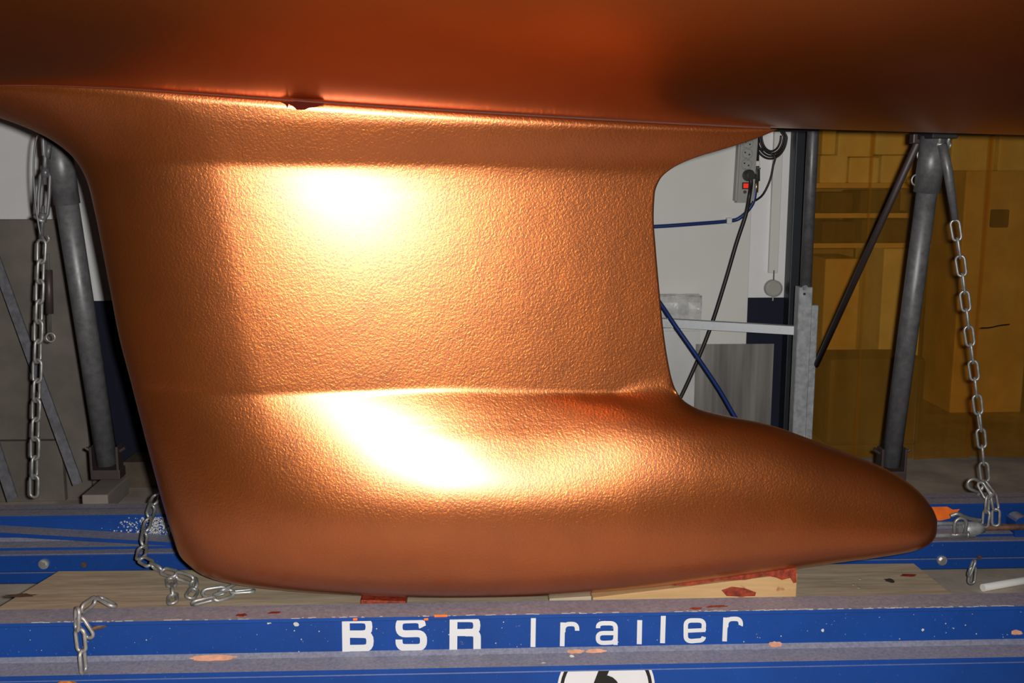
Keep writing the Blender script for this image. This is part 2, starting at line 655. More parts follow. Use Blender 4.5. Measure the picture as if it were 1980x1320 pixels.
def thickness(x, y):
    # fin
    xl, xr = xl_f(y), xr_f(np.minimum(y, 742))
    yc = 318 + 14 * sstep(800, 1300, x)
    u = (x - xl) / np.maximum(xr - xl, 1)
    tm = 0.112 - 0.022 * np.clip((y - 320) / 440, 0, 1)
    f = foil(u)
    fin = tm * f
    flare = np.maximum(yc - y, 0) * MM * 0.36 * np.clip(f, 0, 1) ** 0.7
    fin = fin + np.where(y < yc, flare, 0)
    # bulb
    ym = 945 + 55 * sstep(1400, 1810, x)
    xl760 = xl_f(738.0)
    xly = np.maximum(xl_f(np.minimum(y, 1062)), xl760)
    fin760 = 0.09 * foil((x - xly) / (1306 - xly)) * (x < 1306)
    bmax = 0.1225 - 0.068 * np.clip((x - 850) / 960, 0, 1) ** 1.15
    bmax = bmax * nose((x - xl_f(np.minimum(y, 1062))) / 450) * nose((1811 - x) / 75)
    y0 = np.where(x < 1306, 738 + 27 * sstep(800, 1306, x), ytop_f(np.maximum(x, 1303)))
    s = np.clip((y - y0) / np.maximum(ym - y0, 1), 0, 1)
    g1 = 1 - (1 - s) ** 1.3
    g2 = np.sqrt(np.clip(1 - (1 - s) ** 2, 0, 1))
    k = sstep(980, 1330, x)
    g = (1 - k) * g1 + k * g2
    bulb = fin760 * (1 - g) + bmax * g
    bulb = np.maximum(bulb, 0)
    yb = yb_f(np.clip(x, 342, 1806))
    q = np.clip((y - ym) / np.maximum(yb - ym, 1), 0, 1)
    low = bmax * np.clip(1 - q ** 2.2, 0, 1) ** 0.5
    t = np.where(y < y0, fin, np.where(y < ym, bulb, low))
    return t


TT = thickness(GX, GY)
for _ in range(3):                                   # ease the creases a little
    A = TT.copy()
    A[1:-1] = 0.25 * TT[:-2] + 0.5 * TT[1:-1] + 0.25 * TT[2:]
    A[:, 1:-1] = 0.25 * A[:, :-2] + 0.5 * A[:, 1:-1] + 0.25 * A[:, 2:]
    TT[1:-1, 1:-1] = A[1:-1, 1:-1]
for _ in range(60):                                  # the bulb's belly is round
    A = TT.copy()
    A[1:-1] = 0.25 * TT[:-2] + 0.5 * TT[1:-1] + 0.25 * TT[2:]
    wgt = sstep(800, 880, GY[1:-1, 1:-1]) * sstep(1128, 1090, GY[1:-1, 1:-1]) * sstep(1500, 1300, GX[1:-1, 1:-1])
    TT[1:-1, 1:-1] = TT[1:-1, 1:-1] * (1 - wgt) + A[1:-1, 1:-1] * wgt
for _ in range(40):                                  # soft fillet where the fin's trailing edge runs into the bulb
    A = TT.copy()
    A[1:-1] = 0.25 * TT[:-2] + 0.5 * TT[1:-1] + 0.25 * TT[2:]
    A[:, 1:-1] = 0.25 * A[:, :-2] + 0.5 * A[:, 1:-1] + 0.25 * A[:, 2:]
    wgt = sstep(1180, 1280, GX) * sstep(1460, 1340, GX) * sstep(690, 735, GY) * sstep(900, 830, GY)
    wgt[:, 0] = 0; wgt[:, -1] = 0; wgt[0] = 0; wgt[-1] = 0
    TT = TT * (1 - wgt) + A * wgt
TT[:, 0] = 0; TT[:, -1] = 0; TT[-1, :] = 0
NV = GX.shape[0] - 1


def keel_point(i, j):
    p = P(GX[i, j], GY[i, j], Y0)
    return p


bm = bmesh.new()
fr_, bk_ = [], []
ztop = None
for i in range(NV + 1):
    ra, rb = [], []
    w = max(0.0, 1 - i / 26.0)
    w = w * w * (3 - 2 * w)
    for j in range(NU + 1):
        p = P(GX[i, j], GY[i, j], Y0)
        t = float(TT[i, j])
        if i <= 4:                                   # small rounded lip below the hull
            t -= 0.0045 * ((4 - i) / 4) ** 2 * min(1, t / 0.02)
        if w > 0:
            p0 = P(GX[0, j], GY[0, j], Y0)
            tz = hull_z(p0.x, float(TT[0, j])) - 0.003
            p.z += (tz - p0.z) * w
        if t < 1e-5:
            v = bm.verts.new(p); ra.append(v); rb.append(v)
        else:
            ra.append(bm.verts.new((p.x, p.y - t, p.z)))
            rb.append(bm.verts.new((p.x, p.y + t, p.z)))
    fr_.append(ra); bk_.append(rb)


def qf(a):
    a2 = []
    for v in a:
        if v not in a2:
            a2.append(v)
    if len(a2) >= 3:
        try:
            bm.faces.new(a2)
        except ValueError:
            pass


for i in range(NV):
    for j in range(NU):
        qf((fr_[i][j], fr_[i + 1][j], fr_[i + 1][j + 1], fr_[i][j + 1]))
        qf((bk_[i][j], bk_[i][j + 1], bk_[i + 1][j + 1], bk_[i + 1][j]))
for j in range(NU):                                   # top cap
    qf((fr_[0][j], fr_[0][j + 1], bk_[0][j + 1], bk_[0][j]))
FRONT = [[v.co.copy() for v in r_] for r_ in fr_]
keel = obj('keel', bm, 'keel', boat, True)
keel['label'] = 'rough copper painted fin keel with bulb foot'

# dark sealing line between keel and hull
bm = bmesh.new()
prev = None
for j in range(4, NU - 2, 2):
    a = FRONT[0][j]
    q = [bm.verts.new((a.x, a.y + 0.004, a.z - 0.0005)), bm.verts.new((a.x, a.y + 0.004, a.z + 0.006)),
         bm.verts.new((a.x, a.y + 0.02, a.z + 0.006)), bm.verts.new((a.x, a.y + 0.02, a.z - 0.0005))]
    if prev:
        for k in range(4):
            bm.faces.new((prev[k], prev[(k + 1) % 4], q[(k + 1) % 4], q[k]))
    prev = q
obj('sealing_seam', bm, 'seam', boat)


def on_keel(px, py):
    """nearest point of the keel's near face in that direction of sight"""
    d = ray(px, py).normalized()
    best, bp = 1e9, None
    for r_ in FRONT:
        for c in r_:
            q = c - CAM
            e = (q - d * q.dot(d)).length
            if e < best:
                best, bp = e, c
    return bp


# flaked patch of paint on the seam
bm = bmesh.new()
pl = [(541, 196), (556, 197), (575, 196), (600, 198), (626, 200), (612, 206), (598, 208), (588, 212), (574, 212), (566, 205), (558, 201), (556, 209), (549, 202)]
c0 = on_keel(583, 207)
pts = [P(x, y, c0.y - 0.003) for x, y in pl]
obj('flaked_paint', prism(pts, (0, 0.006, 0)), 'chip', keel)

# ------------------------------------------------------------------ the trailer
YF, ZF = 1.70, 0.228                # near edge and top of the front channel
XL, XR = -2.6, 3.0
tr_ = thing('boat_trailer', 'blue steel boat trailer with white lettering under the copper keel', 'trailer', (P(990, 1250, 1.75).x, 2.0, 0.0))


def channel(name, y_web, y_lip, z_top, h, tf=0.0085, tw=0.006, x0=XL, x1=XR):
    """C channel, web at y_web, flanges reaching to y_lip"""
    s = 1 if y_lip > y_web else -1
    prof = [(y_web + tw * -s, z_top), (y_lip, z_top), (y_lip, z_top - tf * 0.75), (y_web + s * 0.010, z_top - tf * 1.15), (y_web, z_top - tf * 1.9),
            (y_web, z_top - h + tf * 1.9), (y_web + s * 0.010, z_top - h + tf * 1.15), (y_lip, z_top - h + tf * 0.75), (y_lip, z_top - h), (y_web - s * tw, z_top - h)]
    bm = prism([(x0, y, z) for y, z in prof], (x1 - x0, 0, 0))
    return obj(name, bm, 'blue', tr_)


YWEB = 1.752
channel('front_channel', YWEB, YF, ZF, 0.104)
# lower front beam, its flange just under the lip
YLW = 1.713
channel('front_lower_beam', YLW, YF + 0.004, ZF - 0.106, 0.11, tf=0.004)
# rear rails
channel('rear_channel', 2.31, 2.268, ZF, 0.082)
bm = bmesh.new()
add_box(bm, (XL, 2.31, ZF - 0.008), (XR, 2.35, ZF))
obj('rear_top_flange', bm, 'blue', tr_)
zl = 0.150
bm = bmesh.new()
add_box(bm, (XL, 2.240, 0.104), (XR, 2.33, zl - 0.004), 0.003)
obj('rear_lower_rail', bm, 'blue', tr_)
bm = bmesh.new()
add_box(bm, (XL, 2.244, 0.076), (XR, 2.32, 0.102), 0.002)
obj('rear_bottom_rail', bm, 'blue', tr_)
# cross members that carry the plank
for X in (-0.44, -0.1, 0.25, 0.56):
    bm = box((X, 1.760, 0.110), (X + 0.08, 2.24, 0.181), 0.004)
    obj('cross_member', bm, 'blue', tr_)
# wheels-less stands of the trailer on the floor
for X in (-1.6, 2.2):
    for y in (1.735, 2.25):
        obj('trailer_foot', box((X, y, 0.0), (X + 0.1, y + 0.07, 0.08 if y > 2 else 0.025), 0.003), 'blue', tr_)

# bolts
for px, py in ((86, 1089), (1820, 1082)):
    c = P(px, py, 2.240)
    bm = disc(c, 0.0115, (0, -1, 0), 0.006, 18)
    add_tube(bm, [c, c + Vector((0, -0.011, 0))], 0.0075, 6)
    obj('bolt_head', bm, 'bolt', tr_)
c = P(163, 1091, 2.240)
obj('bolt_head', disc(c, 0.006, (0, -1, 0), 0.003, 12), 'rust', tr_)
c = P(1893, 1077, 2.240)
obj('bolt_head', disc(c, 0.005, (0, -1, 0), 0.003, 12), 'rust', tr_)


# lettering on the front web
def ribbon(bm, pts, w, Y, closed=False):
    n = len(pts)
    L, Rr = [], []
    for i in range(n):
        if closed:
            a, b_ = Vector(pts[i - 1]), Vector(pts[(i + 1) % n])
        else:
            a, b_ = Vector(pts[max(i - 1, 0)]), Vector(pts[min(i + 1, n - 1)])
        t = (b_ - a).normalized()
        nn_ = Vector((-t.y, t.x))
        p = Vector(pts[i])
        ww = w[i] if isinstance(w, (list, tuple)) else w
        k = 1.0
        if 0 < i < n - 1 or closed:
            t1 = (Vector(pts[i]) - Vector(pts[i - 1])).normalized()
            c_ = max(0.5, abs(nn_.dot(Vector((-t1.y, t1.x)))))
            k = 1 / c_
        L.append(p + nn_ * ww / 2 * k); Rr.append(p - nn_ * ww / 2 * k)
    VL = [bm.verts.new(P(q.x, q.y, Y)) for q in L]
    VR = [bm.verts.new(P(q.x, q.y, Y)) for q in Rr]
    m_ = n if closed else n - 1
    for i in range(m_):
        j = (i + 1) % n
        bm.faces.new((VL[i], VR[i], VR[j], VL[j]))


def arc(cx, cy, rx, ry, a0, a1, n=8, e=2.6):
    out = []
    for k in range(n + 1):
        a = R(a0 + (a1 - a0) * k / n)
        c, s = math.cos(a), math.sin(a)
        out.append((cx + rx * math.copysign(abs(c) ** (2 / e), c), cy + ry * math.copysign(abs(s) ** (2 / e), s)))
    return out


YT = YWEB - 0.0009


def letter(strokes, w):
    bm = bmesh.new()
    for k, st in enumerate(strokes):
        pts, ww, cl = st if len(st) == 3 else (st[0], st[1], False)
        ribbon(bm, pts, ww, YT + 0.0002 * k, cl)
    return obj('letter', bm, 'white', tr_)


# B  (x 661..722, y 1196..1259)
letter([([(668.5, 1193), (669.5, 1260)], 15),
        ([(664, 1198)] + arc(700, 1211.5, 13.5, 13.5, -90, 90) + [(668, 1225)], 13),
        ([(668, 1225.5)] + arc(703, 1239.5, 12.5, 13.5, -90, 90) + [(664, 1253.5)], 14)], 14)
# S  (x 765..825)
letter([([(817, 1212)] + arc(803, 1211, 13.5, 13.5, 0, -90, 6) + arc(785, 1211.5, 13.5, 13.5, -90, -270, 10) + arc(806, 1238, 13, 13.5, -90, 90, 10)
         + arc(784, 1238.5, 12.5, 13, 90, 180, 6) + [(771.5, 1236)], 13.5)], 14)
# R  (x 869..930)
letter([([(877, 1191), (876.5, 1256.5)], 15),
        ([(872, 1195.5)] + arc(908, 1209, 14, 13.5, -90, 90) + [(876, 1222.5)], 13.5),
        ([(900, 1222.5)] + arc(910, 1233, 12.5, 10.5, -90, 0, 6) + [(922.5, 1256)], 14.5)], 14)
# T
letter([([(1031.5, 1186), (1030.5, 1250.5)], 9.5), ([(1006, 1188), (1058, 1187)], 9)], 9)
# r
letter([([(1088, 1203), (1087, 1249)], 9), ([(1087.5, 1222)] + arc(1103, 1220, 14, 14, 180, 270, 7) + arc(1106, 1218, 10, 12, -90, 0, 6) + [(1116, 1219)], 8.5)], 9)
# a
letter([([(1156.5, 1214)] + arc(1168, 1212.5, 11.5, 8, 180, 270, 6) + arc(1178, 1215, 12.5, 10.5, -90, 0, 7) + [(1190, 1246.5)], 8.5),
        ([(1190, 1223.5), (1170, 1223.5)] + arc(1168, 1233, 12, 9.5, -90, -270, 10) + arc(1178, 1231, 12, 11, 90, 0, 6), 8.2)], 9)
# i
letter([([(1237, 1198.5), (1236, 1245)], 9.5), ([(1237.3, 1184), (1237.2, 1191)], 9.5)], 9)
# l
letter([([(1283, 1180), (1281, 1243)], 9.5)], 9)
# e
letter([([(1326, 1219.2), (1364, 1217.6)], 7.5), ([(1361, 1219)] + arc(1349, 1209, 12, 10, 20, -90, 9) + arc(1339, 1210, 13, 11, -90, -180, 8) + arc(1338, 1228, 12, 11, 180, 90, 8)
         + arc(1350, 1228, 11, 10, 90, 10, 6), 8.5)], 9)
# r
letter([([(1403, 1193.5), (1401, 1239.5)], 9), ([(1402, 1212)] + arc(1418, 1210, 14, 14, 180, 270, 7) + arc(1422, 1208, 10.5, 12, -90, 0, 6) + [(1432, 1209)], 8.5)], 9)

# round number sticker on the lower beam
YS = YLW - 0.0009
c = P(1172, 1330, YS)
rr = (P(1266, 1330, YS) - c).length


def clip_top(bm, z):
    bmesh.ops.bisect_plane(bm, geom=list(bm.verts) + list(bm.edges) + list(bm.faces), plane_co=(0, 0, z), plane_no=(0, 0, 1), clear_outer=True)
    return bm


ZCL = ZF - 0.106 - 0.0075
st = obj('number_sticker', clip_top(disc(c, rr, (0, 1, 0), 0.0007, 48), ZCL), 'white', tr_)
st['label'] = 'round white sticker with black ring and number'


def flat_ring(c, r0, r1, h, seg=48):
    bm = bmesh.new()
    A, B = [], []
    for k in range(seg):
        a = 2 * math.pi * k / seg
        d = Vector((math.cos(a), 0, math.sin(a)))
        A.append(bm.verts.new(c + d * r0)); B.append(bm.verts.new(c + d * r1))
    for k in range(seg):
        bm.faces.new((A[k], A[(k + 1) % seg], B[(k + 1) % seg], B[k]))
    g = bmesh.ops.extrude_face_region(bm, geom=list(bm.faces))
    bmesh.ops.translate(bm, verts=[v for v in g['geom'] if isinstance(v, bmesh.types.BMVert)], vec=(0, h, 0))
    return bm


obj('sticker_ring', clip_top(flat_ring(c + Vector((0, -0.0006, 0)), rr * 0.875, rr * 0.945, 0.0004), ZCL), 'black', st)
bm = bmesh.new()
ribbon(bm, [(1180, 1268), (1166, 1300), (1154, 1332), (1150, 1352)] + arc(1170, 1358, 20, 24, 180, 90, 6), [18, 19, 20, 20] + [20] * 7, YS - 0.0008)
ribbon(bm, arc(1172, 1348, 22, 34, 90, -100, 12, 2.0) + [(1160, 1322)], 17, YS - 0.0009)
obj('sticker_number', clip_top(bm, ZCL), 'black', st)

# amber side reflector at the lower beam
c = P(130, 1333, YLW)
bm = disc(c + Vector((0, 0.001, 0)), 0.021, (0, -1, 0), 0.008, 28)
obj('amber_reflector', bm, 'amber', tr_, False)

# filler blobs along the lower flange and a few runs of paint
zfl = ZF - 0.098 + 0.0085


def flange_pt(px, py):
    return P(px, py, YWEB - 0.006)


for k, (px, py, ru, rv) in enumerate([(412, 1271, 0.040, 0.0055), (1113, 1259, 0.016, 0.004), (1152, 1258, 0.018, 0.004), (1500, 1245, 0.0125, 0.0055), (1966, 1222, 0.011, 0.0045)]):
    c = P(px, py, YWEB - 0.012)
    o = obj('filler_patch', blob(c, (1, 0, 0), (0, 0.8, 0.6), ru, rv, 26, 0.16, -0.0015, k), 'salmon', tr_)
for k, (px, py, ru, rv) in enumerate([(520, 1203, 0.004, 0.003), (573, 1206, 0.005, 0.004), (1106, 1268, 0.004, 0.003), (1052, 1283, 0.005, 0.003), (1590, 1218, 0.003, 0.003), (1784, 1217, 0.003, 0.003)]):
    c = P(px, py, YWEB - 0.0007 if py < 1240 else YF + 0.01)
    obj('paint_spot', blob(c, (1, 0, 0), (0, 0, 1), ru, rv, 12, 0.3, 0.0005, 40 + k), 'dustwhite', tr_)
for k, (px, py, ru, rv) in enumerate([(468, 1189, 0.009, 0.006), (1345, 1176, 0.012, 0.004), (1385, 1172, 0.018, 0.004), (530, 1184, 0.012, 0.004)]):
    c = PZ(px, py, ZF + 0.0003)
    obj('red_smear', blob(c, (1, 0.05, 0), (0, 1, 0), ru, rv, 16, 0.3, 0.0005, 60 + k), 'redpaint', tr_)
for px0, px1, py in ((840, 865, 1190.5), (820, 828, 1197), (683, 691, 1197)):
    a = P(px0, py, YF - 0.0003); b_ = P(px1, py - 0.5, YF - 0.0003)
    obj('orange_chip', tube([a, b_], 0.0022, 6), 'orange_spray', tr_)
# scuffed specks along the front edge of the top flange
bm = bmesh.new()
rn = random.Random(3)
for k in range(150):
    px = rn.uniform(20, 1960)
    if rn.random() < 0.45:
        px = rn.uniform(1330, 1960)
    c = PZ(px, 1192 - 0.0177 * px, ZF + 0.0002)
    c = Vector((c.x, YF + rn.uniform(0.0, 0.004), ZF + 0.0003))
    l = rn.uniform(0.001, 0.008)
    add_box(bm, c - Vector((l, 0.0008, 0.0002)), c + Vector((l, 0.0008, 0.0003)))
o = obj('scuffed_paint', bm, 'dustwhite', tr_); o['kind'] = 'stuff'
bm = bmesh.new()
for k in range(70):
    px, py = rn.uniform(0, 1980), rn.uniform(1200, 1255)
    c = P(px, py - 0.0177 * (px - 990), YWEB - 0.0006)
    if c.z < ZF - 0.090:
        continue
    r_ = rn.choice([0.0004, 0.0005, 0.0006, 0.0009])
    add_box(bm, c - Vector((r_, 0.0002, r_)), c + Vector((r_, 0.0006, r_)))
o = obj('paint_specks', bm, 'dustwhite', tr_); o['kind'] = 'stuff'
# white overspray on the rear rail, left of the keel
bm = bmesh.new()
for k in range(1100):
    px = 345 - abs(rn.gauss(0, 52))
    py = rn.uniform(982, 1048)
    if rn.random() < 0.35 and px < 270:
        continue
    c = P(px, py, 2.3094)
    if not (ZF - 0.07 < c.z < ZF - 0.014):
        continue
    r_ = rn.uniform(0.0005, 0.0020)
    add_box(bm, c - Vector((r_, 0.0003, r_)), c + Vector((r_ * rn.uniform(.6, 1.5), 0.0005, r_)))
o = obj('white_overspray', bm, 'dustwhite', tr_); o['kind'] = 'stuff'
# orange spray mark on the rear rail beside the bulb
pts = [P(x, y, 2.3088) for x, y in ((1790, 975), (1812, 969), (1828, 977), (1842, 985), (1856, 984), (1850, 991), (1836, 1002), (1820, 1006), (1800, 1006))]
obj('orange_spray_mark', prism(pts, (0, 0.0007, 0)), 'orange_spray', tr_)
# slanting gusset bar on the rear rail at the left
pts = [P(x, y, 2.262) for x, y in ((-300, 1012), (345, 1049), (345, 1056), (-300, 1020))]
obj('gusset_bar', prism(pts, (0, 0.046, 0)), 'blue', tr_)

# ------------------------------------------------------------------ plank and packing blocks
ZP = 0.212
a, b_, c, d = PZ(2, 1158, ZP), PZ(112, 1103, ZP), PZ(1768, 1088, ZP), PZ(1826, 1136, ZP)
bm = prism([(a.x, 1.766, ZP), (b_.x, b_.y, ZP), (c.x, c.y, ZP), (d.x + 0.004, 1.766, ZP)], (0, 0, -0.030))
bmesh.ops.bevel(bm, geom=list(bm.edges), offset=0.003, segments=1, affect='EDGES')
plank = mono('timber_plank', bm, 'plank', 'long weathered grey plank with mitred ends lying under the keel', 'plank')


def keel_bottom(X):
    """underside height of the keel at X on the centre line"""
    best = None
    for r_ in FRONT[-1:]:
        for q in r_:
            if best is None or abs(q.x - X) < abs(best.x - X):
                best = q
    return best.z


def block(x0, x1, y_near, y_far, name, mat, label, top_at=None, sink=0.002):
    X0, X1 = P(x0, 1155, y_near).x, P(x1, 1155, y_near).x
    z0, z1 = keel_bottom(X0 * 1.03), keel_bottom(X1 * 1.03)
    if top_at:
        z0, z1 = top_at
    z0, z1 = max(z0 - sink, ZP + 0.006), max(z1 - sink, ZP + 0.006)
    bm = prism([(X0, y_near, ZP), (X1, y_near, ZP), (X1, y_near, z1), (X0, y_near, z0)], (0, y_far - y_near, 0))
    bmesh.ops.bevel(bm, geom=list(bm.edges), offset=0.0015, segments=1, affect='EDGES')
    return mono(name, bm, mat, label, 'wood block')


print('KEEL BOTTOM', keel_bottom(-0.2), keel_bottom(0.1), keel_bottom(0.4), ZP)
block(697, 785, 1.767, 1.87, 'packing_block', 'redpaint', 'small red-brown painted packing block between plank and keel bottom')
block(1062, 1144, 1.775, 1.87, 'packing_block', 'plank', 'dull wooden packing block beside the bright pine wedge')
wd_ = block(1146, 1540, 1.768, 1.86, 'pine_wedge', 'pine', 'long bright pine wedge smeared with red paint under the rising bulb')
# red paint along the wedge's upper edge
X1 = P(1540, 1120, 1.768).x
pts = [P(x, y, 1.7672) for x, y in ((1290, 1127), (1400, 1116), (1470, 1106), (1540, 1096), (1540, 1126), (1534, 1127), (1528, 1117), (1512, 1121), (1500, 1116), (1482, 1113), (1440, 1121), (1390, 1122), (1340, 1131), (1300, 1132))]
obj('red_paint_run', prism(pts, (0, 0.0012, 0)), 'redpaint', wd_)
pts = [P(x, y, 1.7672) for x, y in ((1395, 1141), (1415, 1134), (1440, 1137), (1462, 1145), (1460, 1152), (1430, 1153), (1405, 1152))]
obj('red_paint_run', prism(pts, (0, 0.0012, 0)), 'redpaint', wd_)
# knot and splashes on the plank
for px, py, ru, rv, mt in ((1720, 1122, 0.009, 0.010, 'ironbar'), (40, 1151, 0.028, 0.008, 'rust'), (1755, 1112, 0.016, 0.008, 'redpaint')):
    kc = PZ(px, py, ZP + 0.0002)
    obj('knot' if mt == 'ironbar' else 'stain', blob(kc, (1, 0, 0), (0, 1, 0), ru, rv, 18, 0.25, 0.0004, int(px)), mt, plank)
for px, py in ((1663, 1119), (1650, 1130), (1660, 1136)):
    obj('nail_head', disc(PZ(px, py, ZP), 0.0028, (0, 0, 1), 0.0012, 10), 'bolt', plank)

# ------------------------------------------------------------------ chains
def link_mesh(L, Wd, r, n=14, seg=7):
    """stadium-shaped chain link along local z"""
    h = L / 2 - Wd / 2
    ra = Wd / 2 - r
    pts = []
    for k in range(n // 2 + 1):
        a = math.pi * k / (n // 2)
        pts.append(Vector((ra * math.cos(a), 0, h + ra * math.sin(a))))
    for k in range(n // 2 + 1):
        a = math.pi + math.pi * k / (n // 2)
        pts.append(Vector((ra * math.cos(a), 0, -h + ra * math.sin(a))))
    bm = add_tube(bmesh.new(), pts, r, seg, closed=True)
    me = bpy.data.meshes.new('chain_link')
    bmesh.ops.recalc_face_normals(bm, faces=bm.faces)
    bm.to_mesh(me); bm.free()
    me.materials.append(M['chain'])
    for p in me.polygons:
        p.use_smooth = True
    return me


LK = link_mesh(0.055, 0.0255, 0.0033)
LKB = link_mesh(0.059, 0.0265, 0.0034)
LKF = link_mesh(0.048, 0.0225, 0.0034)


def put_link(me, root, c, axis, roll):
    o = bpy.data.objects.new('chain_link', me)
    C.objects.link(o)
    axis = Vector(axis).normalized()
    q = Vector((0, 0, 1)).rotation_difference(axis)
    m4 = Matrix.Translation(Vector(c) - off(root)) @ q.to_matrix().to_4x4() @ Matrix.Rotation(roll, 4, 'Z')
    o.matrix_world = m4
    o.parent = root
    return o


def chain(root, pts, me, pitch, roll0=0.0, jitter=0.0, alt=math.pi / 2):
    """links laid end to end along a path"""
    pts = [Vector(p) for p in pts]
    ln = [0]
    for a, b_ in zip(pts, pts[1:]):
        ln.append(ln[-1] + (b_ - a).length)

    def at(s):
        s = min(max(s, 0), ln[-1])
        for i in range(len(pts) - 1):
            if s <= ln[i + 1] or i == len(pts) - 2:
                t = (s - ln[i]) / max(ln[i + 1] - ln[i], 1e-9)
                return pts[i].lerp(pts[i + 1], t)
    n = max(1, int(round(ln[-1] / pitch)))
    pt = ln[-1] / n
    rn = random.Random(11)
    for k in range(n):
        a, b_ = at(k * pt), at((k + 1) * pt)
        put_link(me, root, (a + b_) / 2, b_ - a, roll0 + (k % 2) * alt + rn.uniform(-jitter, jitter))


def shackle(c, axis_up, w, h, r, name, root, mat='chain', face=(1, 0, 0)):
    """bow shackle with its pin; opening along -axis_up"""
    c, up, fx = Vector(c), Vector(axis_up).normalized(), Vector(face).normalized()
    fx = (fx - up * fx.dot(up)).normalized()
    pts = [c - up * h * 0.5 - fx * w * 0.42]
    for k in range(9):
        a = math.pi - math.pi * k / 8
        pts.append(c + up * (h * 0.15 + math.sin(a) * h * 0.35) + fx * math.cos(a) * w * 0.5)
    pts.append(c - up * h * 0.5 + fx * w * 0.42)
    bm = tube(pts, r, 8)
    add_tube(bm, [c - up * h * 0.46 - fx * w * 0.75, c - up * h * 0.46 + fx * w * 0.7], r * 1.05, 8)
    add_tube(bm, [c - up * h * 0.46 + fx * w * 0.55, c - up * h * 0.46 + fx * w * 0.75], r * 1.9, 8)
    return obj(name, bm, mat, root, True)


# --- left hanging chain with turnbuckle
YC = 2.30
top = P(88, 262, YC)
ch = thing('hanging_chain', 'galvanised chain with turnbuckle hanging beside the leaning steel pole at the left', 'chain', P(66, 955, YC))
# turnbuckle body, open frame
t0, t1 = P(88, 330, YC), P(82, 424, YC)
ax = (t1 - t0).normalized()
sx = Vector((1, 0, 0))
bm = bmesh.new()
for s in (-1, 1):
    pts = [t0 + sx * s * 0.004, t0 + ax * 0.012 + sx * s * 0.0105, t0.lerp(t1, 0.5) + sx * s * 0.0115, t1 - ax * 0.012 + sx * s * 0.0105, t1 + sx * s * 0.004]
    add_tube(bm, pts, 0.0042, 8)
add_tube(bm, [t0 - ax * 0.006, t0 + ax * 0.014], 0.009, 10)
add_tube(bm, [t1 - ax * 0.014, t1 + ax * 0.006], 0.009, 10)
obj('turnbuckle_body', bm, 'pole', ch, True)
obj('turnbuckle_rod', tube([top, t0 + ax * 0.03], 0.005, 8), 'pole', ch, True)
obj('turnbuckle_rod', tube([t1 - ax * 0.03, P(80, 462, YC)], 0.0045, 8), 'pole', ch, True)
bm = bmesh.new()
add_tube(bm, [P(78, 250, YC), P(84, 268, YC), P(86, 300, YC), P(92, 305, YC), P(95, 280, YC)], 0.006, 8)
obj('hook', bm, 'pole', ch, True)
bm = tube([P(66, 418, YC - .01), P(78, 426, YC - .012), P(86, 428, YC - .01)], 0.004, 8)
obj('locking_clip', bm, 'chain', ch, True)
bm = tube([P(80, 455, YC), P(90, 470, YC), P(96, 462, YC), P(92, 455, YC)], 0.0035, 8)
obj('end_clip', bm, 'chain', ch, True)
chain(ch, [P(81, 466, YC), P(77, 560, YC), P(74, 650, YC), P(71, 760, YC), P(68, 850, YC), P(66, 958, YC)], LKB, 0.046, 0.25, 0.15)
cb = thing('thin_wire_loop', 'thin grey wire loop left of the turnbuckle', 'wire', P(70, 420, YC - 0.015))
obj('wire', tube(smooth_path([P(76, 250, YC - .015), P(68, 280, YC - .015), P(65, 330, YC - .015), P(68, 390, YC - .015), P(73, 425, YC - .015), P(78, 455, YC - .015)]), 0.0022, 6), 'pole', cb, True)
lp = thing('latch_pin', 'dark latch pin with a ring end hanging behind the left chain', 'pin', P(98, 660, YC + 0.05))
YQ = YC + 0.05
obj('spring_sleeve', tube([P(94, 522, YQ), P(96, 606, YQ)], 0.0085, 10), 'ironbar', lp, True)
obj('pin_rod', tube([P(93, 490, YQ), P(97, 642, YQ)], 0.0032, 8), 'pole', lp, True)
bm = bmesh.new()
cc = P(98, 652, YQ)
add_tube(bm, [cc + Vector((math.cos(a) * 0.010, 0, math.sin(a) * 0.010)) for a in (2 * math.pi * k / 16 for k in range(16))], 0.0022, 8, closed=True)
obj('pin_ring', bm, 'chain', lp, True)

# --- right hanging chain
YD = 2.33
ch = thing('hanging_chain', 'galvanised chain hanging from the steel prop in front of the orange strip curtain', 'chain', P(1905, 925, YD))
bm = bmesh.new()
pa, pb, pc = P(1822, 278, YD), P(1833, 330, YD), P(1847, 425, YD)
add_tube(bm, [pa, pb, pc], [0.011, 0.0115, 0.008], 8)
obj('tension_strap', bm, 'pole', ch, True)
shackle(P(1826, 268, YD), (0.1, 0, 1), 0.022, 0.030, 0.004, 'shackle', ch)
chain(ch, [P(1846, 428, YD), P(1858, 510, YD), P(1872, 630, YD), P(1886, 740, YD), P(1897, 840, YD), P(1905, 928, YD)], LK, 0.0425, 0.3, 0.2)
shackle(P(1886, 938, YD - 0.02), (-0.6, 0, 0.3), 0.026, 0.04, 0.004, 'shackle', ch)
# tail doubled back over the rail
chain(ch, [P(1903, 930, 2.28), P(1920, 950, 2.255), P(1926, 985, 2.25), P(1925, 1015, 2.25)], LKF, 0.036, 0.2, 0.2)
chain(ch, [P(1896, 935, 2.27), P(1910, 960, 2.25), P(1908, 990, 2.25), P(1905, 1016, 2.25)], LKF, 0.034, 0.9, 0.2)

# --- single link under the rear rail at the right
ch = thing('hanging_chain_link', 'short end of chain hanging below the rear blue rail at the right', 'chain', P(1880, 1128, 2.225))
put_link(LKF, ch, P(1880, 1112, 2.226), (0.05, 0, 1), 0.1)
put_link(LKF, ch, P(1879, 1098, 2.226), (0.3, 0, 1), 1.4)

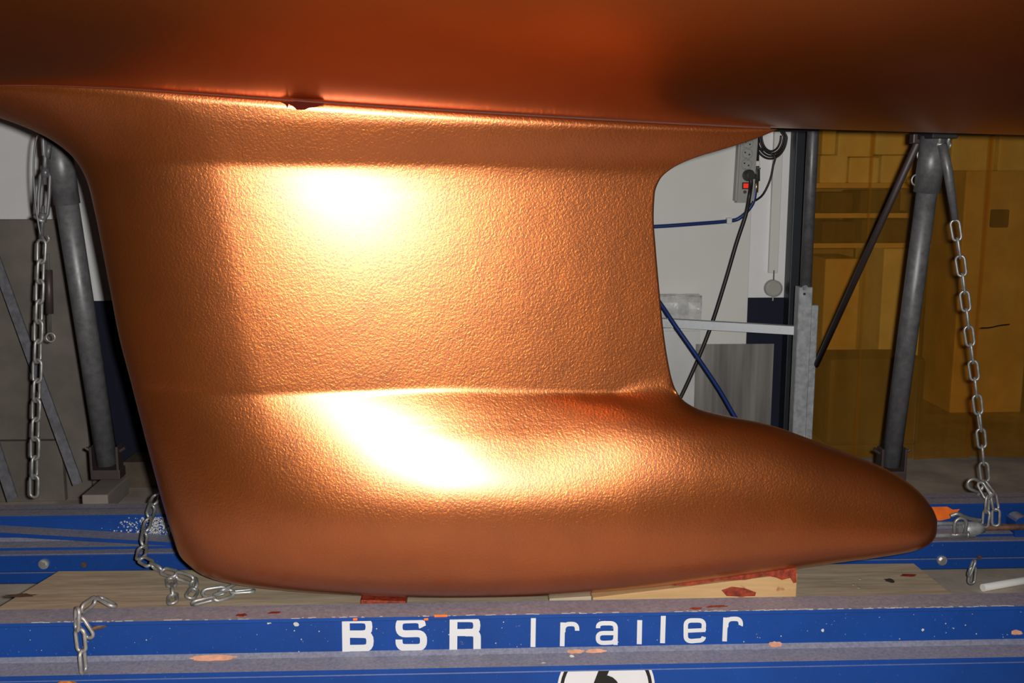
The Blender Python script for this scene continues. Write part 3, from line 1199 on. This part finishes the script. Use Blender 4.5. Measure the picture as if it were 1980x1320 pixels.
# --- screw rod with clevis on the rear rail
YR = 2.262
rd = thing('tension_screw', 'rusty screw rod with galvanised clevis lying on the rear rail beside the bulb', 'screw', P(1900, 1024, YR))
obj('screw_rod', tube([P(1890, 1020, YR), P(2100, 1015, YR)], 0.0075, 12), 'rust', rd, True)
bm = bmesh.new()
add_tube(bm, [P(1700, 1013, YR - .012), P(1870, 1011, YR - .012)], 0.005, 8)
add_tube(bm, [P(1700, 1036, YR - .012), P(1885, 1034, YR - .012)], 0.006, 8)
obj('clevis_arm', bm, 'galv', rd, True)
bm = bmesh.new()
add_tube(bm, [P(1858, 1022, YR - .008), P(1872, 1022, YR - .008), P(1886, 1021, YR - .008), P(1900, 1020, YR - .004)], [0.014, 0.017, 0.017, 0.012], 14)
obj('clevis_nut', bm, 'galv', rd, True)
shackle(P(1857, 1018, YR - .03), (0, 0, 1), 0.028, 0.042, 0.0042, 'shackle', rd)
bm = tube(smooth_path([P(1838, 997, YR - .03), P(1852, 993, YR - .035), P(1866, 999, YR - .03), P(1880, 1003, YR - .02), P(1896, 1006, YR - .01)]), 0.0045, 8)
obj('chain_tail', bm, 'chain', rd, True)
br = bmesh.new()
pr = [P(1962, 1045, 2.262)] + [P(1981 + 19 * math.cos(a), 1018 + 19 * math.sin(a), 2.262) for a in (math.pi + math.pi * k / 12 for k in range(13))] + [P(2000, 1045, 2.262)]
obj('rod_bracket', prism(pr, (0, 0.04, 0)), 'blue', tr_)

# --- slack chain from the rear rail down to the plank
sc = thing('slack_chain', 'slack galvanised chain drooping from the rear rail onto the plank below the keel nose', 'chain', PZ(365, 1150, ZP))
chain(sc, [P(303, 955, 2.255), P(293, 985, 2.18), P(283, 1015, 2.12), P(278, 1048, 2.06), P(272, 1080, 1.99)], LKB, 0.050, 0.6, 0.2)
zc = ZP + 0.012
chain(sc, [P(272, 1080, 1.99), P(312, 1102, 1.93), PZ(345, 1112, zc + .006), PZ(372, 1118, zc), PZ(378, 1136, zc), PZ(366, 1156, zc)], LKF, 0.040, 1.2, 0.25)
chain(sc, [PZ(330, 1118, zc), PZ(334, 1142, zc), PZ(334, 1166, zc)], LKF, 0.036, 0.3, 0.2)
chain(sc, [PZ(372, 1166, zc), PZ(405, 1159, zc), PZ(432, 1152, zc), PZ(462, 1140, zc), PZ(488, 1142, zc)], LKF, 0.036, 1.3, 0.3)
chain(sc, [PZ(398, 1146, zc + .004), PZ(428, 1142, zc + .004), PZ(452, 1130, zc + .004)], LKF, 0.036, 0.5, 0.3)

# --- short chain hooked over the front rail
fc = thing('short_chain', 'short galvanised chain hooked over the front blue rail left of the lettering', 'chain', P(160, 1300, YF - 0.008))
zt = ZF + 0.012
chain(fc, [PZ(222, 1172, zt), PZ(190, 1154, zt + .008)], LKF, 0.036, 1.4)
chain(fc, [PZ(190, 1156, zt + .008), P(152, 1182, YF - 0.002)], LKF, 0.046, 1.2)
chain(fc, [P(150, 1182, YF - 0.010), P(149, 1212, YF - 0.010)], LKF, 0.036, 0.9)
chain(fc, [P(158, 1204, YF - 0.006), P(170, 1222, YF - 0.006)], LKF, 0.030, 0.2)
chain(fc, [P(154, 1216, YF - 0.010), P(158, 1254, YF - 0.010), P(162, 1300, YF - 0.010)], LKF, 0.040, 0.15, 0.1)
obj('wooden_peg', tube([P(174, 1217, YF - 0.004), P(203, 1207, YF + 0.012)], [0.003, 0.006], 8), 'rust', fc)

# ------------------------------------------------------------------ props that hold the hull up
def prop(p_top, p_bot, r, sleeve, label, seed):
    t = thing('hull_prop', label, 'steel pole', p_bot)
    ax = (p_top - p_bot)
    obj('tube', tube([p_bot, p_bot + ax * 0.999], r, 24), 'pole', t, True)
    if sleeve:
        a, b_ = p_bot + ax * sleeve[0], p_bot + ax * sleeve[1]
        obj('sleeve', tube([a, b_], sleeve[2], 24), 'pole', t, True)
    # head that reaches up to the far side of the hull
    zt_ = hull_z(p_top.x, p_top.y - Y0)
    obj('head_stem', tube([p_top + Vector((0, 0, -0.02)), Vector((p_top.x, p_top.y, zt_ - 0.03))], 0.018, 16), 'pole', t, True)
    obj('hull_pad', box((p_top.x - 0.06, p_top.y - 0.05, zt_ - 0.055), (p_top.x + 0.06, p_top.y + 0.05, zt_ - 0.034), 0.004), 'rubber', t)
    # swivel foot with wing nuts
    d = ax.normalized()
    bm = bmesh.new()
    for s in (-1, 1):
        c = p_bot + d * 0.03 + Vector((s * (r + 0.006), 0, 0))
        add_box(bm, c - Vector((0.003, 0.018, 0.045)), c + Vector((0.003, 0.018, 0.016)), 0.001)
        add_tube(bm, [c, c + Vector((s * 0.016, 0, 0.010))], 0.004, 8)
    add_box(bm, p_bot - Vector((r + 0.010, 0.022, 0.036)), p_bot + Vector((r + 0.010, 0.022, -0.012)), 0.002)
    obj('swivel_foot', bm, 'ironbar', t)
    return t


YP = 2.36
pb = P(1722, 898, 2.47); pt_ = P(1808, 252, YP)
p1 = prop(pt_, pb, 0.0235, (0.83, 0.985, 0.030), 'grey steel prop pole leaning in front of the orange curtain at the right', 1)
bm = bmesh.new()
c = P(1811, 257, YP)
add_box(bm, c - Vector((0.032, 0.05, 0.014)), c + Vector((0.028, 0.05, 0.03)), 0.003)
obj('rubber_pad', bm, 'rubber', p1)
for px, py in ((1771, 348), (1782, 300)):
    bm = bmesh.new()
    cc = P(px, py, YP + 0.02)
    add_tube(bm, [cc + Vector((math.cos(a) * 0.010, 0, math.sin(a) * 0.012)) for a in (2 * math.pi * k / 14 for k in range(14))], 0.0022, 6, closed=True)
    obj('ring', bm, 'chain', p1, True)
pb = P(208, 895, 2.47); pt_ = P(108, 255, YP)
p2 = prop(pt_, pb, 0.0255, (0.80, 0.999, 0.0285), 'grey steel prop pole leaning against the hull behind the keel nose at the left', 2)
bm = bmesh.new()
c = P(106, 240, YP)
add_box(bm, c - Vector((0.04, 0.05, 0.012)), c + Vector((0.04, 0.05, 0.03)), 0.003)
obj('rubber_pad', bm, 'rubber', p2)
# outriggers of the trailer that carry the props
for px in (215, 1722):
    c = P(px, 900, 2.47)
    bm = bmesh.new()
    add_box(bm, (c.x - 0.03, 2.35, c.z - 0.08), (c.x + 0.03, 2.50, c.z - 0.036), 0.003)
    obj('outrigger', bm, 'brownboard', tr_)

# diagonal brace at the right
b0, b1 = P(1778, 268, YP + 0.04), P(1578, 706, 3.03)
bt_ = thing('diagonal_brace', 'thin dark iron brace rod running diagonally left from the right prop', 'brace rod', b1)
obj('rod', tube([b0, b1], 0.0088, 12), 'ironbar', bt_, True)
bm = bmesh.new()
add_box(bm, b0 - Vector((0.02, 0.012, 0.012)), b0 + Vector((0.022, 0.012, 0.012)), 0.003)
obj('end_eye', bm, 'ironbar', bt_)

# flat bars leaning at the left
def flat_bar(a, b_, w, label):
    d = (b_ - a).normalized()
    sx = d.cross(Vector((0, 1, 0))).normalized() * w / 2
    bm = prism([a - sx, a + sx, b_ + sx, b_ - sx], (0, 0.006, 0))
    return mono('flat_steel_bar', bm, 'flat', label, 'steel bar')


flat_bar(P(-60, 362, 2.95), P(150, 936, 2.78), 0.027, 'long flat grey steel bar leaning diagonally across the brown board')
flat_bar(P(-110, 560, 2.95), P(24, 966, 2.72), 0.03, 'short lower flat steel bar at the left edge of the picture')

# ------------------------------------------------------------------ wall furniture at the left
YB = 3.10
a = P(160, 700, YB)
zt = P(80, 424, YB).z
mono('leaning_board', box((-3.0, YB, 0.0), (a.x, YB + 0.018, zt), 0.002), 'brownboard', 'large grey-brown board standing before the wall behind the left chain', 'board')
zt = P(60, 851, YB - 0.02).z
bm = box((-3.0, YB - 0.03, 0.0), (P(125, 851, YB).x, YB - 0.004, zt), 0.003)
mono('low_board', bm, 'brownboard', 'low board lying along the foot of the big brown board', 'board')
lo, hi = rect(238, 893, 340, 936, 3.2, 0.12)
mono('timber_offcut', box((lo[0], lo[1], 0.0), (hi[0], hi[1], hi[2]), 0.003), 'darkcrate', 'dark timber offcut lying on the floor behind the keel nose', 'timber')

# ------------------------------------------------------------------ wall furniture between keel and curtain
# white board
yb_ = YW - 0.05
a, b_ = P(1130, 600, yb_), P(1447, 560, yb_)
bm = box((a.x, yb_, 0.0), (b_.x, yb_ + 0.018, 1.95), 0.002)
mono('hardboard_sheet', bm, 'boardw', 'tall white hardboard sheet standing against the wall behind the power strip', 'board')
# sheets
lo, hi = rect(1342, 665, 1491, 930, YW - 0.10, 0.004)
mono('metal_sheet', box((lo[0], lo[1], 0.0), (hi[0], hi[1], hi[2])), 'alu', 'dark brushed metal sheet standing before the navy wall base', 'metal sheet')
lo, hi = rect(1180, 640, 1350, 930, YW - 0.085, 0.004)
mono('metal_sheet', box((lo[0], lo[1], 0.0), (hi[0], hi[1], hi[2])), 'alul', 'pale light metal sheet left of the dark brushed sheet', 'metal sheet')
# wrapped bundle lying behind the cross rail
lo, hi = rect(1240, 572, 1356, 634, YW - 0.11, 0.05)
bm = bmesh.new()
add_box(bm, lo, hi, 0.004)
bmesh.ops.subdivide_edges(bm, edges=list(bm.edges), cuts=4, use_grid_fill=True)
rn = random.Random(5)
for v in bm.verts:
    v.co += Vector((rn.uniform(-.003, .003), rn.uniform(-.006, .004), rn.uniform(-.003, .003)))
mono('wrapped_bundle', bm, 'bag', 'crinkled plastic wrapped white bundle on the galvanised cross rail', 'bundle')

# frame: galvanised post, cross rail, round tube
YG = 3.02
fr = thing('steel_frame', 'galvanised steel frame with square post and cross rail beside the orange curtain', 'steel frame', (P(1550, 840, YG).x, YG, 0))
t0, t1 = P(1558, 555, YG), P(1538, 842, YG)
def prism_post(p0, p1, w, dp, name, mat, to_floor=True):
    d = p1 - p0
    if to_floor:
        p1 = p0 + d * ((p0.z) / (p0.z - p1.z))
    hw = Vector((w / 2, 0, 0))
    bm = prism([p0 - hw, p0 + hw, p1 + hw, p1 - hw], (0, dp, 0))
    bmesh.ops.bevel(bm, geom=list(bm.edges), offset=0.002, segments=1, affect='EDGES')
    return obj(name, bm, mat, fr)


XS = P(1552, 700, YG).x
prism_post(Vector((XS, YG, P(1558, 555, YG).z)), Vector((XS, YG, 0.1)), 0.042, 0.04, 'square_post', 'galv')
XS2 = P(1571, 720, YG - 0.0).x
prism_post(Vector((XS2 - 0.001, YG + 0.004, P(1574, 590, YG).z)), Vector((XS2 - 0.001, YG + 0.004, 0.1)), 0.024, 0.03, 'side_bar', 'galv')
ct = P(1560, 553, YG)
obj('round_tube', tube([Vector((P(1565, 400, YG + .02).x, YG + .02, ct.z - 0.03)), Vector((P(1565, 400, YG + .02).x, YG + .02, 1.45))], 0.0175, 20), 'pole', fr, True)
obj('collar_screw', disc(P(1556, 556, YG - .004), 0.008, (0, -1, 0), 0.006, 14), 'bolt', fr)
obj('collar_screw', disc(P(1555, 568, YG - .0), 0.004, (0, -1, 0), 0.003, 12), 'ironbar', fr)
r0, r1 = P(1180, 618, YG + .20), P(1540, 640, YG + 0.03)
bm = prism([r0 + Vector((0, 0, 0.012)), r1 + Vector((0, 0, 0.014)), r1 - Vector((0, 0, 0.012)), r0 - Vector((0, 0, 0.014))], (0, 0.03, 0))
obj('cross_rail', bm, 'galv', fr)

# dark column
lo, hi = rect(1521, 400, 1563, 500, YW - 0.06, 0.24)
o = obj('column', box((P(1526, 600, YW - .06).x - 0.002, YW - 0.06, 0), (P(1572, 420, YW - .06).x, YW + 0.2, 2.6), 0.003), 'column')
tag(o, 'dark steel door column between white wall and orange strip curtain', 'column')
# black lintel strip right below the hull
lo, hi = rect(1496, 225, 1586, 253, 3.0, 0.06)
obj('rubber_buffer', box(lo, hi, 0.003), 'rubber', fr)

# conduit with pull cord knob
yc_ = YW - 0.02
bm = bmesh.new()
XC = P(1500, 420, yc_).x
zb_ = P(1493, 528, yc_).z
cdn = thing('cable_duct', 'white plastic cable duct with round beige knob below on the white wall', 'cable duct', (XC, yc_, zb_ - 0.07))
add_box(bm, (XC - 0.0155, yc_, zb_), (XC + 0.0155, yc_ + 0.018, 1.9), 0.002)
obj('duct', bm, 'boardw', cdn)
ck = P(1497, 558, yc_ - 0.012)
bm = disc(ck, 0.029, (0, 1, 0), 0.024, 28)
add_tube(bm, [ck + Vector((-0.0, -0.004, 0)), ck], [0.022, 0.029], 28)
obj('knob', bm, 'beige', cdn)
obj('cord', tube([Vector((ck.x, yc_, zb_ + 0.01)), ck + Vector((0, 0.01, 0.024))], 0.0022, 6), 'ironbar', cdn)
obj('cord_end', tube([ck + Vector((0, 0.01, -0.026)), ck + Vector((0, 0.01, -0.042))], 0.0024, 6), 'beige', cdn)

# power strip
yps = yb_ - 0.045
pc = P(1440, 392, yps); pu = P(1450, 235, yps)
ps = thing('power_strip', 'grey power strip with sockets and glowing red switch mounted on the white panel', 'power strip', pc)
up = (pu - pc).normalized()
sxv = Vector((1, 0, 0))
hw = 0.031
bm = prism([pc - sxv * hw, pc + sxv * hw, pu + sxv * hw, pu - sxv * hw], (0, 0.043, 0))
bmesh.ops.bevel(bm, geom=list(bm.edges), offset=0.006, segments=2, affect='EDGES')
obj('body', bm, 'plastic', ps)
bm = prism([pc - sxv * hw * .55 + up * .02 + Vector((0, -.0015, 0)), pc + sxv * hw * .8 + up * .02 + Vector((0, -.0015, 0)), pu + sxv * hw * .8 + Vector((0, -.0015, 0)), pu - sxv * hw * .55 + Vector((0, -.0015, 0))], (0, 0.003, 0))
obj('face_plate', bm, 'plastic', ps)
for px, py in ((1448, 258), (1446, 277), (1445, 297), (1443.5, 318)):
    c = P(px, py, yps - 0.0022)
    bm = bmesh.new()
    add_tube(bm, [c + Vector((math.cos(a) * 0.0165, 0, math.sin(a) * 0.0165)) for a in (2 * math.pi * k / 24 for k in range(24))], 0.0018, 6, closed=True)
    so = obj('socket', bm, 'plastic', ps, True)
    bm = disc(c + Vector((-0.007, 0.0005, 0.004)), 0.0028, (0, -1, 0), 0.001, 10)
    add_tube(bm, [c + Vector((0.007, 0.0005, -0.003)), c + Vector((0.007, -0.0005, -0.003))], 0.0028, 10)
    for s in (0.015, -0.015):
        add_box(bm, c + Vector((-0.003 + s * .3, -0.001, s - 0.0015)), c + Vector((0.003 + s * .3, 0.001, s + 0.0015)))
    obj('socket_holes', bm, 'black', so)
c = P(1446, 339, yps)
bm = tube([c + Vector((0, 0.002, 0)), c + Vector((0, -0.02, 0)), c + Vector((0.004, -0.034, 0))], [0.019, 0.019, 0.013], 20)
add_tube(bm, [c + Vector((0.0, -0.022, 0)), c + Vector((0.020, -0.024, -0.004))], [0.011, 0.008], 12)
pg = thing('mains_plug', 'dark round plug pushed into the lowest socket of the power strip', 'plug', c)
obj('plug_body', bm, 'plasticd', pg, True)
c = P(1441.5, 359, yps)
bm = box(c + Vector((-0.012, -0.004, -0.011)), c + Vector((0.012, 0.001, 0.011)), 0.001)
sw = obj('switch_frame', bm, 'black', ps)
bm = box(c + Vector((-0.008, -0.007, -0.0075)), c + Vector((0.008, -0.0035, 0.0075)), 0.001)
so = obj('switch_rocker', bm, 'red', sw); so['label'] = 'glowing red rocker'
obj('reset_button', disc(P(1440, 371, yps), 0.0055, (0, -1, 0), 0.004, 14), 'plasticd', ps)

# cables and hoses
def cable(name, pts, r, mat, label, seg=8):
    bm = tube(smooth_path(pts, 10), r, seg)
    return mono(name, bm, mat, label, 'cable' if 'cable' in name else 'hose', smooth=True)


yk = yps - 0.02
cable('black_cable', [P(1451, 342, yps - .024), P(1452, 356, yps - .024), P(1449, 378, yps - .01), P(1442, 415, yk), P(1424, 470, yk), P(1402, 545, yk), P(1375, 630, yk), P(1345, 705, yk), P(1316, 768, yk), P(1290, 815, yk)],
      0.0068, 'cable', 'thick black cable running down left from the power strip plug')
cable('blue_hose', [P(1180, 441, yb_ - .015), P(1265, 438, yb_ - .015), P(1340, 433, yb_ - .015), P(1411, 427, yb_ - .015), P(1432, 420, yb_ - .018), P(1449, 403, yb_ - .02), P(1458, 385, yb_ - .02), P(1462, 352, yb_ - .02)],
      0.0065, 'bluehose', 'blue hose clipped along the white panel towards the power strip')
cable('blue_hose', [P(1262, 566, 3.0), P(1281, 592, 3.0), P(1305, 628, 3.0), P(1345, 685, 2.99), P(1390, 752, 2.98), P(1425, 812, 2.97), P(1450, 850, 2.96), Vector((P(1480, 880, 2.9).x, 2.9, 0.007))],
      0.0062, 'bluehose', 'glossy blue hose crossing the black cable below the galvanised rail')
yl_ = YW - 0.03
bm = bmesh.new()
pts = []
for k in range(0, 90):
    a = 2 * math.pi * k / 26
    rx = 19 + 4 * (k // 26)
    pts.append(P(1491 + rx * math.cos(a) + 1.5 * math.sin(k * .05), 262 + (rx + 11) * math.sin(a) + (k / 90) * 3, yl_ - 0.006 * (k / 26)))
pts += [P(1497, 300, yl_ - .02), P(1495, 320, yl_ - .02), P(1489, 348, yl_ - .02), P(1476, 375, yl_ - .02), P(1462, 387, yl_ - .03), P(1452, 391, yl_ - .05)]
add_tube(bm, smooth_path(pts, 3), 0.0036, 7)
mono('coiled_cable', bm, 'cable', 'coil of thin black cable hanging beside the power strip', 'cable', smooth=True)
# hose valve above the blue hose
hv = thing('hose_valve', 'small brass hose coupling right of the power strip', 'hose coupling', P(1463, 352, yb_ - .02))
obj('supply_pipe', tube([P(1465, 230, yb_ - .02), P(1464, 318, yb_ - .02)], 0.0065, 10), 'cable', hv, True)
obj('coupling', tube([P(1464, 316, yb_ - .02), P(1464, 325, yb_ - .02), P(1463, 329, yb_ - .02), P(1463, 350, yb_ - .02)], [0.007, 0.0075, 0.011, 0.011], 12), 'plasticd', hv, True)
obj('valve_lever', tube([P(1464, 324, yb_ - .025), P(1470, 326, yb_ - .035)], 0.003, 8), 'bolt', hv)
obj('ferrule', tube([P(1463, 350, yb_ - .02), P(1462, 372, yb_ - .02)], 0.0072, 10), 'brass', hv, True)
lo, hi = rect(1460, 311, 1470, 321, yb_ - .035, 0.03)
obj('pipe_clip', box(lo, hi, 0.002), 'boardw', hv)
lo, hi = rect(1406, 421, 1416, 433, yb_ - .026, 0.026)
mono('hose_clip', box(lo, hi, 0.003), 'boardw', 'small white clip holding the blue hose on the panel', 'clip')

# ------------------------------------------------------------------ strip curtain
YK = YW - 0.065
xa = P(1577, 560, YK).x
cu = thing('strip_curtain', 'translucent orange plastic strip curtain hanging right of the dark column', 'curtain', (xa + 0.6, YK, 0.0))
sw_ = 0.204
for k in range(7):
    bm = bmesh.new()
    x0 = xa - 0.03 + k * 0.200
    n, nz = 10, 14
    rows = []
    rn = random.Random(k)
    ph = rn.uniform(0, 6)
    for j in range(nz + 1):
        z = 0.015 + 1.75 * j / nz
        rows.append([bm.verts.new((x0 + sw_ * i / n, YK + (k % 2) * 0.012 + 0.012 * math.sin(i / n * 3 + ph) * (1 - 0.5 * j / nz) + 0.004 * math.sin(j * 0.7 + ph), z)) for i in range(n + 1)])
    for j in range(nz):
        for i in range(n):
            bm.faces.new((rows[j][i], rows[j][i + 1], rows[j + 1][i + 1], rows[j + 1][i]))
    o = obj('curtain_strip', bm, 'pvc', cu, True)
    if k == 2:
        obj('tear', tube(smooth_path([P(1896, 634, YK - 0.016), P(1915, 633, YK - 0.017), P(1933, 629, YK - 0.017), P(1952, 627, YK - 0.016)], 4), 0.0022, 6), 'black', o)
obj('curtain_rail', box((xa - 0.05, YK - 0.02, 1.76), (xa + 1.5, YK + 0.04, 1.80)), 'column', cu)

# goods behind the curtain
def goods(name, px, Y, depth, mat, label, cat, group=None, z0=None, bev=0.006):
    lo, hi = rect(*px, Y, depth)
    lo = (lo[0], lo[1], lo[2] if z0 is None else z0)
    return mono(name, box(lo, hi, bev), mat, label, cat, group)


# pallet rack shelves
YS_ = 3.85
G1 = 'pale foam blocks stacked behind the orange curtain'
L1 = 'pale block in the upper stack seen through the orange curtain'
shelf_z = P(1680, 352, YS_).z
sh = thing('storage_rack', 'storage rack with shelf boards seen dimly through the orange curtain', 'rack', (P(1700, 700, YS_).x, YS_ + 0.2, 0))
for py in (354, 412, 470):
    z = P(1680, py, YS_).z
    obj('shelf_board', box((P(1560, py, YS_).x, YS_, z - 0.018), (P(1800, py, YS_).x, YS_ + 0.42, z)), 'carton', sh)
for px in (1566, 1796):
    X = P(px, 470, YS_).x
    obj('upright', box((X - 0.012, YS_ + 0.02, 0), (X + 0.012, YS_ + 0.06, 1.75)), 'darkcrate', sh)
    obj('upright', box((X - 0.012, YS_ + 0.36, 0), (X + 0.012, YS_ + 0.40, 1.75)), 'darkcrate', sh)
N1 = ['lower left', 'lower second from left', 'lower third from left', 'upper left narrow', 'upper middle wide', 'upper right', 'lower right narrow']
for nm, r_ in zip(N1, ((1586, 300, 1639, 354), (1642, 304, 1700, 354), (1704, 300, 1752, 354), (1590, 246, 1617, 299), (1621, 256, 1690, 303), (1694, 250, 1760, 299), (1755, 305, 1790, 354))):
    b4 = goods('foam_block', r_, YS_ + 0.04, 0.2, 'foam', nm + ' pale block of the stack on the rack behind the orange curtain', 'block', G1)
G2, L2 = 'dark crates on the rack behind the curtain', 'dark low crate on a shelf seen through the orange curtain'
for nm, r_ in zip(('upper left', 'upper right', 'lower left', 'lower right'), ((1588, 372, 1650, 408), (1664, 368, 1742, 408), (1590, 428, 1655, 466), (1666, 424, 1756, 466))):
    goods('low_crate', r_, YS_ + 0.05, 0.2, 'darkcrate', nm + ' dark low crate on the rack behind the orange curtain', 'crate', G2, z0=P(1680, 412 if r_[3] < 420 else 470, YS_).z)
goods('tall_carton', (1704, 480, 1782, 700), YS_ - 0.02, 0.3, 'foam', 'tall pale yellow carton behind the curtain right of the dark brace', 'carton', z0=0.0)
goods('tall_carton', (1592, 500, 1660, 700), YS_ + 0.1, 0.25, 'carton', 'brown carton behind the curtain next to the square post', 'carton', z0=0.0)
goods('grey_bin', (1600, 692, 1788, 880), 3.60, 0.2, 'tub', 'dark grey bin on the floor behind the curtain', 'bin', z0=0.0, bev=0.02)
goods('tall_carton', (1850, 330, 1990, 880), 4.1, 0.3, 'carton', 'very tall brown carton behind the curtain beyond the hanging chain', 'carton', z0=0.0)
goods('foam_block', (1840, 262, 1925, 328), 4.1, 0.25, 'foam', 'pale block on top of the very tall carton, left one', 'block', z0=P(1900, 330, 4.1).z)
goods('foam_block', (1932, 258, 2010, 328), 4.1, 0.25, 'foam', 'pale block on top of the very tall carton, right one', 'block', z0=P(1900, 330, 4.1).z)
goods('low_crate', (1920, 405, 1952, 440), 4.06, 0.03, 'darkcrate', 'small dark box hung on the very tall carton', 'box')

# white tube lying on the floor at the right
a, b_ = PZ(1900, 1136, 0.009), PZ(2060, 1108, 0.009)
mono('white_tube', tube([a, b_], 0.009, 12), 'boardw', 'white plastic tube lying on the floor at the lower right', 'tube', smooth=True)
